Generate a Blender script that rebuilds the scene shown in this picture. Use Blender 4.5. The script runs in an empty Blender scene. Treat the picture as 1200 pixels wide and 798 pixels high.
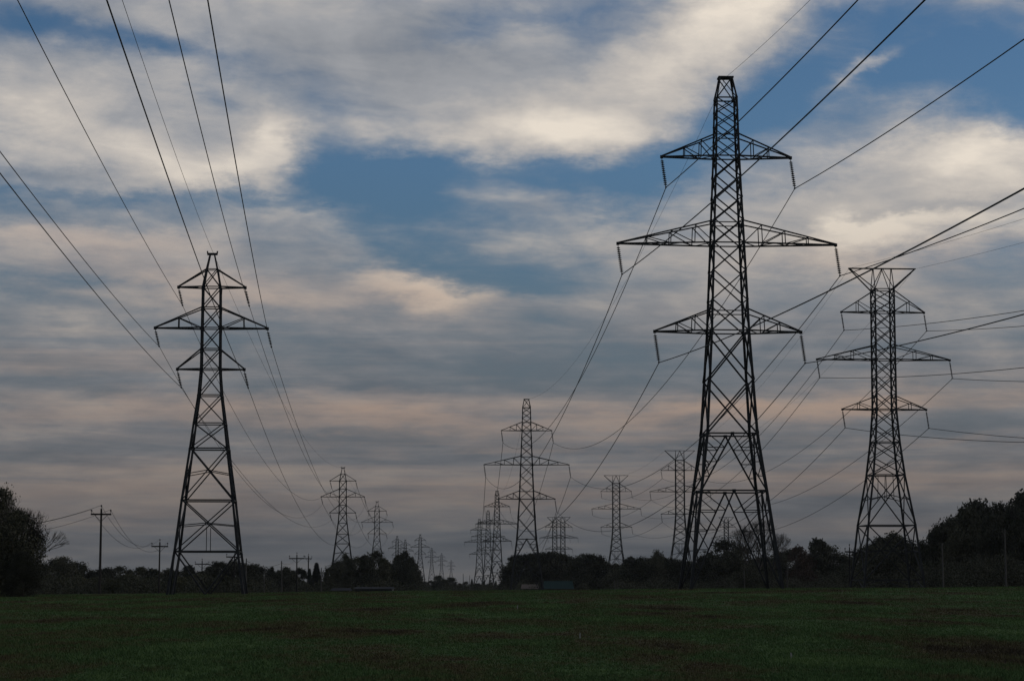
import bpy, math, random
import numpy as np
from mathutils import Vector, Matrix

R = math.radians
scene = bpy.context.scene
col = scene.collection

# ------------------------------------------------------------------ camera
F = 2700.0                       # focal length in units of a 1200 wide frame
TH = math.atan(285 / F)          # camera tilted up by about 6 degrees
ZC = 1.7                         # eye height
cam_d = bpy.data.cameras.new('camera')
cam = bpy.data.objects.new('camera', cam_d)
col.objects.link(cam)
cam.location = (0, 0, ZC)
cam.rotation_euler = (math.pi / 2 + TH, 0, 0)
cam_d.sensor_width = 36
cam_d.lens = 36 * F / 1200
cam_d.clip_start = 0.5
cam_d.clip_end = 30000
scene.camera = cam

# ------------------------------------------------------------------ exposure
scene.view_settings.view_transform = 'Standard'
scene.view_settings.look = 'None'
scene.view_settings.gamma = 1
scene.view_settings.exposure = 0.0
scene.cycles.max_bounces = 6
scene.cycles.volume_bounces = 1

# ------------------------------------------------------------------ sun and sky
SUN_AZ, SUN_EL = R(72), R(12)      # azimuth clockwise from +Y (the view direction)
sd = bpy.data.lights.new('sun', 'SUN')
sd.energy = 0.5
sd.angle = R(14)
sd.color = (1.0, 0.9, 0.78)
sun = bpy.data.objects.new('sun', sd)
col.objects.link(sun)
sdir = Vector((math.sin(SUN_AZ) * math.cos(SUN_EL), math.cos(SUN_AZ) * math.cos(SUN_EL), math.sin(SUN_EL)))
sun.rotation_euler = sdir.to_track_quat('Z', 'Y').to_euler()
sun.location = sdir * 300

def ue(px, py):
    return (px - 600) / 47.12, (684 - py) / 47.12

# cloud masses by direction: centre, radii, tilt (degrees), weight   (degrees of azimuth / elevation x 47)
DENS = [
    # cloud banks
    (560, 120, 200, 62, 2, .75), (660, 165, 130, 30, 2, .45), (800, 75, 130, 50, 24, .75), (870, 15, 90, 40, 10, .6), (360, 40, 190, 60, 0, .65),
    (170, 175, 170, 50, 0, .85), (300, 160, 44, 46, 0, .75), (40, 110, 110, 50, 0, .45), (250, 205, 90, 24, 0, .4), (170, 20, 160, 24, 0, .3),
    (1105, 200, 105, 50, 8, .95), (1000, 275, 220, 45, 5, .75), (1185, 205, 60, 40, 0, .6), (1015, 84, 38, 13, 28, .75), (930, 230, 80, 30, 0, .3),
    (370, 262, 70, 26, -18, .55), (300, 330, 200, 40, -6, .55), (490, 345, 80, 20, -8, .65), (100, 290, 180, 30, 0, .5),
    (660, 275, 110, 24, -4, .45), (640, 240, 40, 12, 10, .3), (700, 300, 140, 30, 0, .3), (720, 340, 120, 22, 0, .25), (560, 275, 50, 16, -10, .3),
    (600, 590, 1100, 90, 0, .7), (600, 690, 1500, 80, 0, .9), (300, 410, 400, 40, 0, .35), (980, 400, 300, 50, 0, .5), (560, 490, 600, 20, 0, .3),
    # openings of blue
    (430, 205, 85, 44, 12, -.75), (385, 150, 34, 44, -20, -.4), (500, 240, 90, 30, -14, -.5), (620, 207, 170, 18, -3, -.6), (745, 225, 70, 30, 10, -.5), (860, 150, 80, 36, 20, -.75),
    (780, 190, 60, 22, 0, -.3), (1110, 90, 120, 42, 0, -.8), (1020, 25, 90, 45, 0, -.5), (1185, 60, 70, 50, 0, -.4), (1195, 150, 36, 32, 0, -.6), (930, 110, 50, 30, 30, -.4),
    (90, 55, 140, 22, -6, -.6), (215, 78, 90, 16, -14, -.45), (265, 128, 46, 12, -20, -.45), (320, 235, 60, 12, -5, -.45), (120, 238, 160, 9, 0, -.4), (470, 300, 100, 20, -20, -.4),
    (610, 330, 80, 14, 0, -.4), (60, 340, 120, 16, 0, -.25), (740, 420, 200, 22, 0, -.3), (440, 430, 200, 14, -4, -.3), (120, 400, 200, 12, -3, -.25), (1130, 410, 120, 12, 0, -.3),
    (540, 285, 150, 40, -8, -.45), (640, 320, 130, 30, 0, -.3), (460, 215, 70, 30, 10, -.2), (330, 205, 40, 10, 0, -.3),
    (620, 30, 90, 12, 8, -.3), (540, 38, 60, 14, 0, -.25),
]
LIGHT = [
    (600, 150, 150, 34, 4, .32), (680, 165, 100, 22, 2, .25), (800, 70, 150, 42, 24, .42), (880, 15, 90, 30, 10, .30),
    (230, 205, 110, 26, 0, .45), (318, 160, 30, 34, 0, .45), (90, 165, 130, 26, 0, .3), (40, 130, 90, 30, 0, .15), (1110, 190, 100, 40, 8, .6), (1180, 220, 70, 44, 0, .32),
    (1060, 285, 180, 28, 5, .6), (985, 275, 90, 16, 0, .30), (940, 240, 80, 20, 0, .2), (490, 345, 66, 14, -8, .55), (360, 250, 50, 18, -15, .3), (1015, 84, 34, 13, 28, .35),
    (640, 272, 70, 16, 0, .22), (100, 285, 160, 18, 0, .2), (240, 345, 200, 18, -4, .2), (500, 40, 200, 40, 8, -.12), (1100, 258, 160, 8, 4, -.25), (40, 212, 100, 8, 0, -.2),
    (600, 420, 700, 40, 0, -.12),
]
WARM = [(450, 494, 130, 12, 0, .55), (250, 480, 280, 16, 2, .4), (900, 482, 330, 14, 3, .65), (700, 520, 260, 10, 0, .3), (130, 585, 260, 18, 0, .25),
        (1000, 560, 320, 16, 2, .35), (620, 585, 160, 12, 0, .3), (240, 345, 240, 22, -4, .45), (90, 290, 160, 18, 0, .35), (1120, 520, 110, 8, 2, .3), (490, 345, 66, 16, -8, .45), (1100, 310, 200, 20, 0, .3), (120, 430, 240, 16, 0, .3)]

world = bpy.data.worlds.new('World')
scene.world = world
world.use_nodes = True
nt = world.node_tree
nt.nodes.clear()
N, Lk = nt.nodes.new, nt.links.new

def math_node(op, a, b=None, c=None, clamp=False):
    n = N('ShaderNodeMath'); n.operation = op; n.use_clamp = clamp
    for i, v in enumerate((a, b, c)):
        if v is None: continue
        if isinstance(v, (int, float)): n.inputs[i].default_value = v
        else: Lk(v, n.inputs[i])
    return n.outputs[0]

def noise_node(vec, scale, detail, rough, distortion=0.0):
    n = N('ShaderNodeTexNoise'); n.noise_dimensions = '3D'
    n.inputs['Scale'].default_value = scale; n.inputs['Detail'].default_value = detail
    n.inputs['Roughness'].default_value = rough; n.inputs['Distortion'].default_value = distortion
    Lk(vec, n.inputs['Vector'])
    return n

def combine(x, y, z=0.0):
    n = N('ShaderNodeCombineXYZ')
    for i, v in enumerate((x, y, z)):
        if isinstance(v, (int, float)): n.inputs[i].default_value = v
        else: Lk(v, n.inputs[i])
    return n.outputs[0]

def ramp(v, stops, smooth=False):
    n = N('ShaderNodeValToRGB')
    n.color_ramp.interpolation = 'EASE' if smooth else 'LINEAR'
    el = n.color_ramp.elements
    while len(el) < len(stops): el.new(0.5)
    for e, (p, c) in zip(el, stops):
        e.position = p; e.color = (*c, 1) if len(c) == 3 else c
    Lk(v, n.inputs['Fac'])
    return n.outputs['Color']

def mix_col(f, a, b, mode='MIX'):
    n = N('ShaderNodeMix'); n.data_type = 'RGBA'; n.blend_type = mode
    for i, v in ((0, f), (6, a), (7, b)):
        if isinstance(v, (int, float)): n.inputs[i].default_value = v
        elif isinstance(v, tuple): n.inputs[i].default_value = (*v, 1)
        else: Lk(v, n.inputs[i])
    return n.outputs[2]

tc = N('ShaderNodeTexCoord')
sep = N('ShaderNodeSeparateXYZ'); Lk(tc.outputs['Generated'], sep.inputs[0])
az = math_node('MULTIPLY', math_node('ARCTAN2', sep.outputs[0], sep.outputs[1]), 180 / math.pi)
el_ = math_node('MULTIPLY', math_node('ARCSINE', sep.outputs[2]), 180 / math.pi)
elp = math_node('MAXIMUM', el_, 0.0)
stretch = math_node('LOGARITHM', math_node('ADD', elp, 3.0), math.e)
cv = combine(math_node('MULTIPLY', az, 0.085), math_node('MULTIPLY', stretch, 2.3), 1.7)
# warp of the cloud outlines
wa = noise_node(cv, 2.2, 5, 0.6)
wb = noise_node(cv, 7.0, 5, 0.65)
wv = N('ShaderNodeVectorMath'); wv.operation = 'MULTIPLY_ADD'
Lk(wa.outputs['Color'], wv.inputs[0]); wv.inputs[1].default_value = (2.0, 1.3, 0); wv.inputs[2].default_value = (-1.0, -.65, 0)
wv2 = N('ShaderNodeVectorMath'); wv2.operation = 'MULTIPLY_ADD'
Lk(wb.outputs['Color'], wv2.inputs[0]); wv2.inputs[1].default_value = (1.8, 1.1, 0); wv2.inputs[2].default_value = (-.9, -.55, 0)
def vadd(a, b):
    n = N('ShaderNodeVectorMath'); n.operation = 'ADD'; Lk(a, n.inputs[0]); Lk(b, n.inputs[1]); return n.outputs[0]
P = vadd(vadd(combine(az, el_), wv.outputs[0]), wv2.outputs[0])
Ps = N('ShaderNodeSeparateXYZ'); Lk(P, Ps.inputs[0])

def blobs(table, acc):
    for (px, py, rx, ry, tilt, w) in table:
        m = N('ShaderNodeMapping'); m.vector_type = 'TEXTURE'
        u, e = ue(px, py)
        m.inputs['Location'].default_value = (u, e, 0)
        m.inputs['Rotation'].default_value = (0, 0, R(tilt))
        m.inputs['Scale'].default_value = (rx / 47.12, ry / 47.12, 1e9)
        Lk(combine(Ps.outputs[0], Ps.outputs[1], acc), m.inputs['Vector'])   # chained so that few values are alive at once
        d = N('ShaderNodeVectorMath'); d.operation = 'DOT_PRODUCT'
        Lk(m.outputs[0], d.inputs[0]); Lk(m.outputs[0], d.inputs[1])
        g_ = math_node('EXPONENT', math_node('MULTIPLY', d.outputs['Value'], -0.9))
        acc = math_node('MULTIPLY_ADD', g_, w, acc)
    return acc

n1 = noise_node(cv, 2.6, 9, 0.55, 0.4).outputs[0]
n2 = noise_node(cv, 4.2, 8, 0.54, 0.35).outputs[0]
cvb = combine(math_node('MULTIPLY', az, 0.03), math_node('MULTIPLY', elp, 0.85), 5.3)
n3 = noise_node(cvb, 1.6, 8, 0.6, 0.5).outputs[0]        # long thin bands
low_in = N('ShaderNodeMapRange'); low_in.inputs[1].default_value = 0.3; low_in.inputs[2].default_value = 2.6; low_in.inputs[3].default_value = 0.35; Lk(elp, low_in.inputs[0])
low = N('ShaderNodeMapRange'); low.inputs[1].default_value = 9.0; low.inputs[2].default_value = 3.5; Lk(elp, low.inputs[0])
bandw = math_node('MULTIPLY', math_node('MULTIPLY', math_node('SUBTRACT', n3, 0.5), low.outputs[0]), low_in.outputs[0])

n4v = combine(math_node('MULTIPLY_ADD', el_, 0.03, math_node('MULTIPLY', az, 0.042)), math_node('MULTIPLY', stretch, 2.0), 8.1)
n4 = noise_node(n4v, 11.0, 8, 0.6, 0.3).outputs[0]
dens = math_node('MULTIPLY_ADD', math_node('SUBTRACT', n1, 0.5), 1.5, 0.34)
dens = math_node('MULTIPLY_ADD', math_node('SUBTRACT', n4, 0.5), 1.0, dens)
dens = math_node('MULTIPLY_ADD', math_node('SUBTRACT', n2, 0.5), 0.7, dens)
dens = math_node('MULTIPLY_ADD', bandw, 0.7, dens)
dens = blobs(DENS, dens)
mr = N('ShaderNodeMapRange'); mr.interpolation_type = 'SMOOTHSTEP'; mr.inputs[1].default_value = -0.38; mr.inputs[2].default_value = 1.05
Lk(dens, mr.inputs[0]); alpha = mr.outputs[0]

lum = math_node('MULTIPLY_ADD', math_node('SUBTRACT', n2, 0.5), 0.85, 0.33)
lum = math_node('MULTIPLY_ADD', math_node('SUBTRACT', n1, 0.5), 0.3, lum)
lum = math_node('MULTIPLY_ADD', bandw, 0.9, lum)
lum = math_node('MULTIPLY_ADD', math_node('SUBTRACT', n4, 0.5), 0.5, lum)
lum = blobs(LIGHT, lum)
cloud = ramp(lum, [(0.0, (.185, .21, .245)), (0.35, (.292, .307, .332)), (0.65, (.47, .445, .42)), (1.0, (.74, .67, .58))])
warm = math_node('ADD', blobs(WARM, 0.0), math_node('MULTIPLY_ADD', bandw, 1.3, 0.05), None, True)
cloud = mix_col(warm, cloud, (.60, .455, .365))

sky = N('ShaderNodeTexSky'); sky.sky_type = 'NISHITA'; sky.sun_disc = False
sky.sun_elevation = SUN_EL; sky.sun_rotation = SUN_AZ
sky.air_density = 1.0; sky.dust_density = 0.3; sky.ozone_density = 3.0
hs = N('ShaderNodeHueSaturation'); hs.inputs['Saturation'].default_value = 1.12; hs.inputs['Value'].default_value = 1.0
Lk(sky.outputs[0], hs.inputs['Color'])
SKY_STRENGTH = 0.1
blue = mix_col(1.0, hs.outputs[0], (.61, .61, .68), 'MULTIPLY')
lowv = N('ShaderNodeMapRange'); lowv.interpolation_type = 'SMOOTHSTEP'; lowv.inputs[1].default_value = 9.5; lowv.inputs[2].default_value = 3.0; lowv.inputs[4].default_value = 0.8; Lk(elp, lowv.inputs[0])
blue = mix_col(lowv.outputs[0], blue, (1.75, 2.1, 2.55))        # thin slate veil low down
cloud_b = mix_col(1.0, cloud, (1 / SKY_STRENGTH,) * 3, 'MULTIPLY')     # the ramp colours are radiances
full = mix_col(alpha, blue, cloud_b)
# heavier overcast towards the horizon
dim = ramp(math_node('MULTIPLY', elp, 1 / 20), [(0, (.29, .295, .305)), (.05, (.345, .345, .352)), (.11, (.44, .43, .428)), (.22, (.62, .605, .60)), (.36, (.83, .825, .82)), (.52, (1.08, 1.08, 1.08)), (1, (1.1, 1.1, 1.1))])
full = mix_col(1.0, full, dim, 'MULTIPLY')
bg = N('ShaderNodeBackground'); bg.inputs['Strength'].default_value = SKY_STRENGTH
Lk(full, bg.inputs['Color'])
wo = N('ShaderNodeOutputWorld'); Lk(bg.outputs[0], wo.inputs['Surface'])
world.cycles.sampling_method = 'MANUAL'
world.cycles.sample_map_resolution = 512

# ------------------------------------------------------------------ helpers
ct, st = math.cos(TH), math.sin(TH)

def ray(px, py):
    v = (399 - py) / F
    k = ct - v * st
    return (px - 600) / F / k, (st + v * ct) / k

def sm(a, b, x):
    t = np.clip((x - a) / (b - a), 0, 1)
    return t * t * (3 - 2 * t)

def ground(x, y):
    """height of the land: the field rises to a low crest, then drops to the plain behind"""
    x = np.asarray(x, float); y = np.asarray(y, float)
    roll = 0.12 * np.sin(x * .021 + 1.3) * np.sin(y * .017) + 0.07 * np.sin(x * .06 + y * .03) + 0.05 * np.sin(x * .17 + .5 * np.sin(y * .05)) * np.sin(y * .09 + x * .04)
    roll = roll * sm(20, 60, y) * (1 - sm(400, 700, y))
    return sm(30, 215, y) * (1 + np.clip(.008 * x, -.45, .35)) - sm(260, 520, y) * 3 + roll

def gz(x, y): return float(ground(x, y))

def place(px, py, H):
    """where a thing of height H stands whose top shows in direction (px, py)"""
    dx, dz = ray(px, py)
    Y = 300.0
    for _ in range(120):
        Y = .5 * Y + .5 * (H + gz(dx * Y, Y) - ZC) / dz
    return dx * Y, Y

class MB:
    weight = 1.0
    def __init__(self): self.v = []; self.f = []
    def bar(self, a, b, r, r2=None, n=4):
        a, b = Vector(a), Vector(b)
        d = b - a
        if d.length < 1e-6: return
        d.normalize()
        up = Vector((0, 0, 1)) if abs(d.z) < .9 else Vector((1, 0, 0))
        s = d.cross(up).normalized(); t = s.cross(d)
        r *= MB.weight
        r2 = r if r2 is None else r2 * MB.weight
        i = len(self.v)
        for p, rr in ((a, r), (b, r2)):
            for k in range(n):
                an = 2 * math.pi * (k + .5) / n
                q = rr * 1.2 if n == 4 else rr
                self.v.append(tuple(p + s * (math.cos(an) * q) + t * (math.sin(an) * q)))
        for k in range(n):
            self.f.append((i + k, i + (k + 1) % n, i + n + (k + 1) % n, i + n + k))
        self.f.append(tuple(i + k for k in range(n))[::-1])
        self.f.append(tuple(i + n + k for k in range(n)))
    def box(self, x0, y0, z0, x1, y1, z1):
        i = len(self.v)
        self.v += [(x, y, z) for z in (z0, z1) for x, y in ((x0, y0), (x1, y0), (x1, y1), (x0, y1))]
        for q in ((3, 2, 1, 0), (4, 5, 6, 7), (0, 1, 5, 4), (1, 2, 6, 5), (2, 3, 7, 6), (3, 0, 4, 7)):
            self.f.append(tuple(i + k for k in q))
    def lathe(self, prof, n=10, axis=None, org=(0, 0, 0)):
        i = len(self.v)
        for (r, z) in prof:
            for k in range(n):
                a = 2 * math.pi * k / n
                self.v.append((org[0] + r * math.cos(a), org[1] + r * math.sin(a), org[2] + z))
        for j in range(len(prof) - 1):
            for k in range(n):
                self.f.append((i + j * n + k, i + j * n + (k + 1) % n, i + (j + 1) * n + (k + 1) % n, i + (j + 1) * n + k))
    def mesh(self, name, mat):
        me = bpy.data.meshes.new(name)
        me.from_pydata(self.v, [], self.f)
        me.materials.append(mat)
        me.update()
        return me

def link(name, me, parent=None):
    o = bpy.data.objects.new(name, me)
    col.objects.link(o)
    if parent: o.parent = parent
    return o

def empty(name, loc, rz=0.0):
    o = bpy.data.objects.new(name, None)
    o.empty_display_size = .5
    col.objects.link(o)
    o.location = loc
    o.rotation_euler = (0, 0, rz)
    return o

def tag(o, label=None, cat=None, group=None, kind=None):
    for k, v in (('label', label), ('category', cat), ('group', group), ('kind', kind)):
        if v: o[k] = v
    return o

def copy_tree(root, loc, rz=0.0, scale=None):
    def rec(o, par):
        c = o.copy(); col.objects.link(c)
        if par: c.parent = par
        for ch in o.children: rec(ch, c)
        return c
    r = rec(root, None)
    r.location = loc; r.rotation_euler = (0, 0, rz)
    if scale: r.scale = scale
    return r

# ------------------------------------------------------------------ materials
def new_mat(name, base, rough=.8, spec=.3, metallic=0.0):
    m = bpy.data.materials.new(name)
    m.use_nodes = True
    b = m.node_tree.nodes['Principled BSDF']
    b.inputs['Base Color'].default_value = (*base, 1)
    b.inputs['Roughness'].default_value = rough
    b.inputs['Specular IOR Level'].default_value = spec
    b.inputs['Metallic'].default_value = metallic
    return m

def vary(m, stops, scale=3.0, detail=5, stretch=(1, 1, 1), random_amount=0.0, rough=.6):
    """procedural colour: noise in object space through a ramp, plus a shift from object to object"""
    t = m.node_tree; b = t.nodes['Principled BSDF']
    c = t.nodes.new('ShaderNodeTexCoord'); mp = t.nodes.new('ShaderNodeMapping'); mp.inputs['Scale'].default_value = stretch
    n = t.nodes.new('ShaderNodeTexNoise'); n.inputs['Scale'].default_value = scale; n.inputs['Detail'].default_value = detail
    n.inputs['Roughness'].default_value = rough
    r = t.nodes.new('ShaderNodeValToRGB')
    el = r.color_ramp.elements
    while len(el) < len(stops): el.new(.5)
    for e, (p, cc) in zip(el, stops): e.position = p; e.color = (*cc, 1)
    t.links.new(c.outputs['Object'], mp.inputs[0]); t.links.new(mp.outputs[0], n.inputs['Vector'])
    f = n.outputs[0]
    if random_amount:
        oi = t.nodes.new('ShaderNodeObjectInfo')
        a = t.nodes.new('ShaderNodeMath'); a.operation = 'SUBTRACT'; a.inputs[1].default_value = .5
        t.links.new(oi.outputs['Random'], a.inputs[0])
        a2 = t.nodes.new('ShaderNodeMath'); a2.operation = 'MULTIPLY_ADD'; a2.inputs[1].default_value = random_amount
        t.links.new(a.outputs[0], a2.inputs[0]); t.links.new(f, a2.inputs[2])
        f = a2.outputs[0]
    t.links.new(f, r.inputs[0]); t.links.new(r.outputs[0], b.inputs['Base Color'])
    return m

M = {}
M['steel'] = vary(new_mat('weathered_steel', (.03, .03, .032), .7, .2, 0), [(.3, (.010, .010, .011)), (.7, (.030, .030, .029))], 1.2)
M['insulator'] = vary(new_mat('brown_porcelain', (.03, .022, .02), .3, .4), [(.3, (.022, .018, .017)), (.7, (.04, .03, .027))], 4)
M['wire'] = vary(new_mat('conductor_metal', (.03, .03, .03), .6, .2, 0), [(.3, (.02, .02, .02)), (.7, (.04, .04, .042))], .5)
M['wood'] = vary(new_mat('pole_wood', (.1, .085, .07), .9, .2), [(.25, (.012, .010, .009)), (.75, (.034, .030, .026))], 2, 6, (6, 6, .5), .3)
M['post_wood'] = vary(new_mat('post_wood', (.1, .09, .08), .9, .2), [(.25, (.05, .045, .04)), (.75, (.11, .10, .09))], 2, 6, (6, 6, .5), .3)
M['bark'] = vary(new_mat('bark', (.06, .05, .04), .95, .1), [(.3, (.035, .03, .026)), (.7, (.08, .068, .055))], 8, 5, (3, 3, .6), .2)
M['leaf'] = vary(new_mat('leaf_dark', (.04, .045, .03), .9, .12), [(.2, (.026, .027, .020)), (.5, (.050, .050, .034)), (.8, (.085, .080, .050))], 4.5, 4, (1, 1, 1), .45)
M['leaf_olive'] = vary(new_mat('leaf_olive', (.06, .06, .03), .9, .12), [(.2, (.035, .036, .020)), (.8, (.095, .09, .045))], 4.5, 4, (1, 1, 1), .4)
M['leaf_red'] = vary(new_mat('leaf_red', (.09, .045, .035), .9, .12), [(.2, (.034, .024, .019)), (.8, (.085, .055, .04))], 4.5, 4, (1, 1, 1), .2)
M['needle'] = vary(new_mat('needle', (.03, .035, .028), .9, .12), [(.2, (.018, .021, .018)), (.8, (.045, .05, .038))], 6, 4, (1, 1, 1), .3)
M['pale_wood'] = vary(new_mat('pale_wood', (.5, .47, .4), .8, .2), [(.2, (.20, .19, .16)), (.8, (.42, .40, .35))], 9, 5, (1, 1, .3))
M['teal'] = vary(new_mat('teal_sheet', (.1, .2, .2), 1, .0), [(.3, (.018, .033, .031)), (.7, (.03, .052, .048))], .8, 5, (6, 1, 1))
M['pale_roof'] = vary(new_mat('pale_sheet', (.4, .4, .4), .6, .3), [(.35, (.02, .021, .022)), (.65, (.085, .085, .085))], .9, 6, (5, 1, 1))
M['brown_wall'] = vary(new_mat('brown_board', (.1, .08, .06), .85, .2), [(.3, (.07, .055, .042)), (.7, (.13, .10, .08))], 2, 5, (8, 8, .4))
M['dark'] = vary(new_mat('dark_opening', (.02, .02, .022), .9, .1), [(.3, (.015, .015, .017)), (.7, (.03, .03, .032))], 2)

# field: green pasture with brown worn patches and faint tractor lines
gm = new_mat('field_grass', (.05, .06, .03), 1.0, .05)
t = gm.node_tree; b = t.nodes['Principled BSDF']
def gnode(ty, **kw):
    n = t.nodes.new(ty)
    for k, v in kw.items(): n.inputs[k].default_value = v
    return n
def field_colour(t, b, dark):
    c = t.nodes.new('ShaderNodeTexCoord')
    def nz(scale, detail, sx, sy):
        mp = t.nodes.new('ShaderNodeMapping'); mp.inputs['Scale'].default_value = (sx, sy, 1)
        t.links.new(c.outputs['Object'], mp.inputs[0])
        n = t.nodes.new('ShaderNodeTexNoise'); n.inputs['Scale'].default_value = scale; n.inputs['Detail'].default_value = detail; n.inputs['Roughness'].default_value = .65
        t.links.new(mp.outputs[0], n.inputs['Vector'])
        return n.outputs[0]
    big = nz(.22, 7, 1, .30)          # patches
    fine = nz(2.2, 5, 1, .5)
    m1 = t.nodes.new('ShaderNodeMath'); m1.operation = 'MULTIPLY_ADD'; m1.inputs[1].default_value = .30
    t.links.new(fine, m1.inputs[0]); 
    m0 = t.nodes.new('ShaderNodeMath'); m0.operation = 'SUBTRACT'; m0.inputs[1].default_value = .15
    t.links.new(big, m0.inputs[0]); t.links.new(m0.outputs[0], m1.inputs[2])
    r = t.nodes.new('ShaderNodeValToRGB'); el = r.color_ramp.elements
    stops = [(.35, (.040, .031, .018)), (.42, (.074, .062, .029)), (.48, (.066, .078, .029)), (.54, (.050, .088, .029)), (.63, (.080, .124, .040))]
    while len(el) < len(stops): el.new(.5)
    for e, (p, cc) in zip(el, stops): e.position = p; e.color = (*[x * dark for x in cc], 1)
    t.links.new(m1.outputs[0], r.inputs[0]); t.links.new(r.outputs[0], b.inputs['Base Color'])
    return fine
fine = field_colour(t, b, 1.0)
bp = t.nodes.new('ShaderNodeBump'); bp.inputs['Strength'].default_value = .6; bp.inputs['Distance'].default_value = .15
t.links.new(fine, bp.inputs['Height']); t.links.new(bp.outputs[0], b.inputs['Normal'])
M['field'] = gm
gb = new_mat('grass_blade', (.05, .07, .03), .9, .1)
field_colour(gb.node_tree, gb.node_tree.nodes['Principled BSDF'], 1.15)
M['blade'] = gb

# ------------------------------------------------------------------ land
ys = np.concatenate([np.linspace(-400, -20, 16), np.linspace(-12, 300, 157), np.geomspace(304, 900, 60), np.geomspace(940, 9000, 24)])
xh = np.concatenate([np.linspace(0, 90, 46), np.geomspace(94, 400, 24), np.geomspace(450, 6000, 18)])
xs = np.concatenate([-xh[::-1][:-1], xh])
X, Y = np.meshgrid(xs, ys)
Z = ground(X, Y)
verts = np.stack([X, Y, Z], -1).reshape(-1, 3)
nx, ny = len(xs), len(ys)
idx = np.arange(nx * ny).reshape(ny, nx)
faces = np.stack([idx[:-1, :-1], idx[:-1, 1:], idx[1:, 1:], idx[1:, :-1]], -1).reshape(-1, 4)
me = bpy.data.meshes.new('ground')
me.from_pydata(verts.tolist(), [], faces.tolist())
me.materials.append(M['field'])
me.polygons.foreach_set('use_smooth', [True] * len(me.polygons))
tag(link('ground', me), kind='structure')

# short pasture grass on the part of the field in view
rng = np.random.default_rng(4)
def grass(n_tuft):
    u = rng.random(n_tuft)
    d0, d1 = 36.0, 262.0
    d = d0 * (d1 / d0) ** (u ** 1.15)
    x = (rng.random(n_tuft) * 2 - 1) * (d * .238 + 3)
    x += 0; 
    k = 5
    dd = np.repeat(d, k); xx = np.repeat(x, k)
    sp = .05 + dd * .0012
    bx = xx + rng.normal(0, 1, n_tuft * k) * sp; by = dd + rng.normal(0, 1, n_tuft * k) * sp
    bz = ground(bx, by) - .01
    patch = .85 + .25 * np.sin(bx * .35 + 2 * np.sin(by * .11)) * np.sin(by * .16 + np.sin(bx * .2))
    h = (.03 + .06 * rng.random(n_tuft * k) ** 2) * patch * (1 + dd / 260)
    w = .010 + dd * .00013
    a = rng.random(n_tuft * k) * 2 * np.pi
    lx, ly = rng.normal(0, .45, n_tuft * k) * h, rng.normal(0, .45, n_tuft * k) * h
    v = np.empty((n_tuft * k, 3, 3), np.float32)
    v[:, 0] = np.stack([bx - np.cos(a) * w, by - np.sin(a) * w, bz], -1)
    v[:, 1] = np.stack([bx + np.cos(a) * w, by + np.sin(a) * w, bz], -1)
    v[:, 2] = np.stack([bx + lx, by + ly, bz + h], -1)
    nv = n_tuft * k * 3
    me = bpy.data.meshes.new('grass')
    me.vertices.add(nv); me.vertices.foreach_set('co', v.reshape(-1))
    me.loops.add(nv); me.loops.foreach_set('vertex_index', np.arange(nv, dtype=np.int32))
    me.polygons.add(nv // 3); me.polygons.foreach_set('loop_start', np.arange(0, nv, 3, dtype=np.int32))
    me.update(calc_edges=True)
    me.materials.append(M['blade'])
    return me
tag(link('grass', grass(150000)), kind='stuff')

# ------------------------------------------------------------------ evening air
hm = bpy.data.materials.new('evening_air'); hm.use_nodes = True
hm.node_tree.nodes.clear()
hv = hm.node_tree.nodes.new('ShaderNodeVolumePrincipled')
hv.inputs['Color'].default_value = (.88, .88, .86, 1)
hv.inputs['Density'].default_value = 3.5e-5
hv.inputs['Anisotropy'].default_value = 0.0
ho = hm.node_tree.nodes.new('ShaderNodeOutputMaterial')
hm.node_tree.links.new(hv.outputs[0], ho.inputs['Volume'])
hb = MB(); hb.box(-6600, -900, -4.5, 6600, 9600, 60)
tag(link('haze', hb.mesh('haze', hm)), kind='stuff')

# ------------------------------------------------------------------ lattice towers
def interp(prof, z):
    for (z0, w0), (z1, w1) in zip(prof, prof[1:]):
        if z0 <= z <= z1: return w0 + (w1 - w0) * (z - z0) / (z1 - z0)
    return prof[-1][1]

def corners(w, z):
    h = w / 2
    return [Vector((-h, -h, z)), Vector((h, -h, z)), Vector((h, h, z)), Vector((-h, h, z))]

def lerp(a, b, t): return a + (b - a) * t

def legs(mb, prof, zs, r0, r1, zmax):
    for z0, z1 in zip(zs, zs[1:]):
        c0, c1 = corners(interp(prof, z0), z0), corners(interp(prof, z1), z1)
        for a, b_ in zip(c0, c1):
            mb.bar(a, b_, r0 + (r1 - r0) * z0 / zmax, r0 + (r1 - r0) * z1 / zmax)

def xpanel(mb, prof, z0, z1, r, belt_top=False, belt_mid=False, belt_r=None):
    c0, c1 = corners(interp(prof, z0), z0), corners(interp(prof, z1), z1)
    for k in range(4):
        a, b_ = c0[k], c0[(k + 1) % 4]; c, d = c1[k], c1[(k + 1) % 4]
        n = Vector(((a + b_).x, (a + b_).y, 0)).normalized() * r * 1.3     # the two diagonals pass each other
        mb.bar(a + n, d + n, r); mb.bar(b_ - n * .4, c - n * .4, r)
        if belt_top: mb.bar(c, d, belt_r or r)
        if belt_mid:
            wa_, wb_ = (b_ - a).length, (d - c).length
            tt = wa_ / (wa_ + wb_)
            m_ = lerp(a, d, tt)
            mb.bar(lerp(a, c, .5), m_, r * .75); mb.bar(m_, lerp(b_, d, .5), r * .75)

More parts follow.
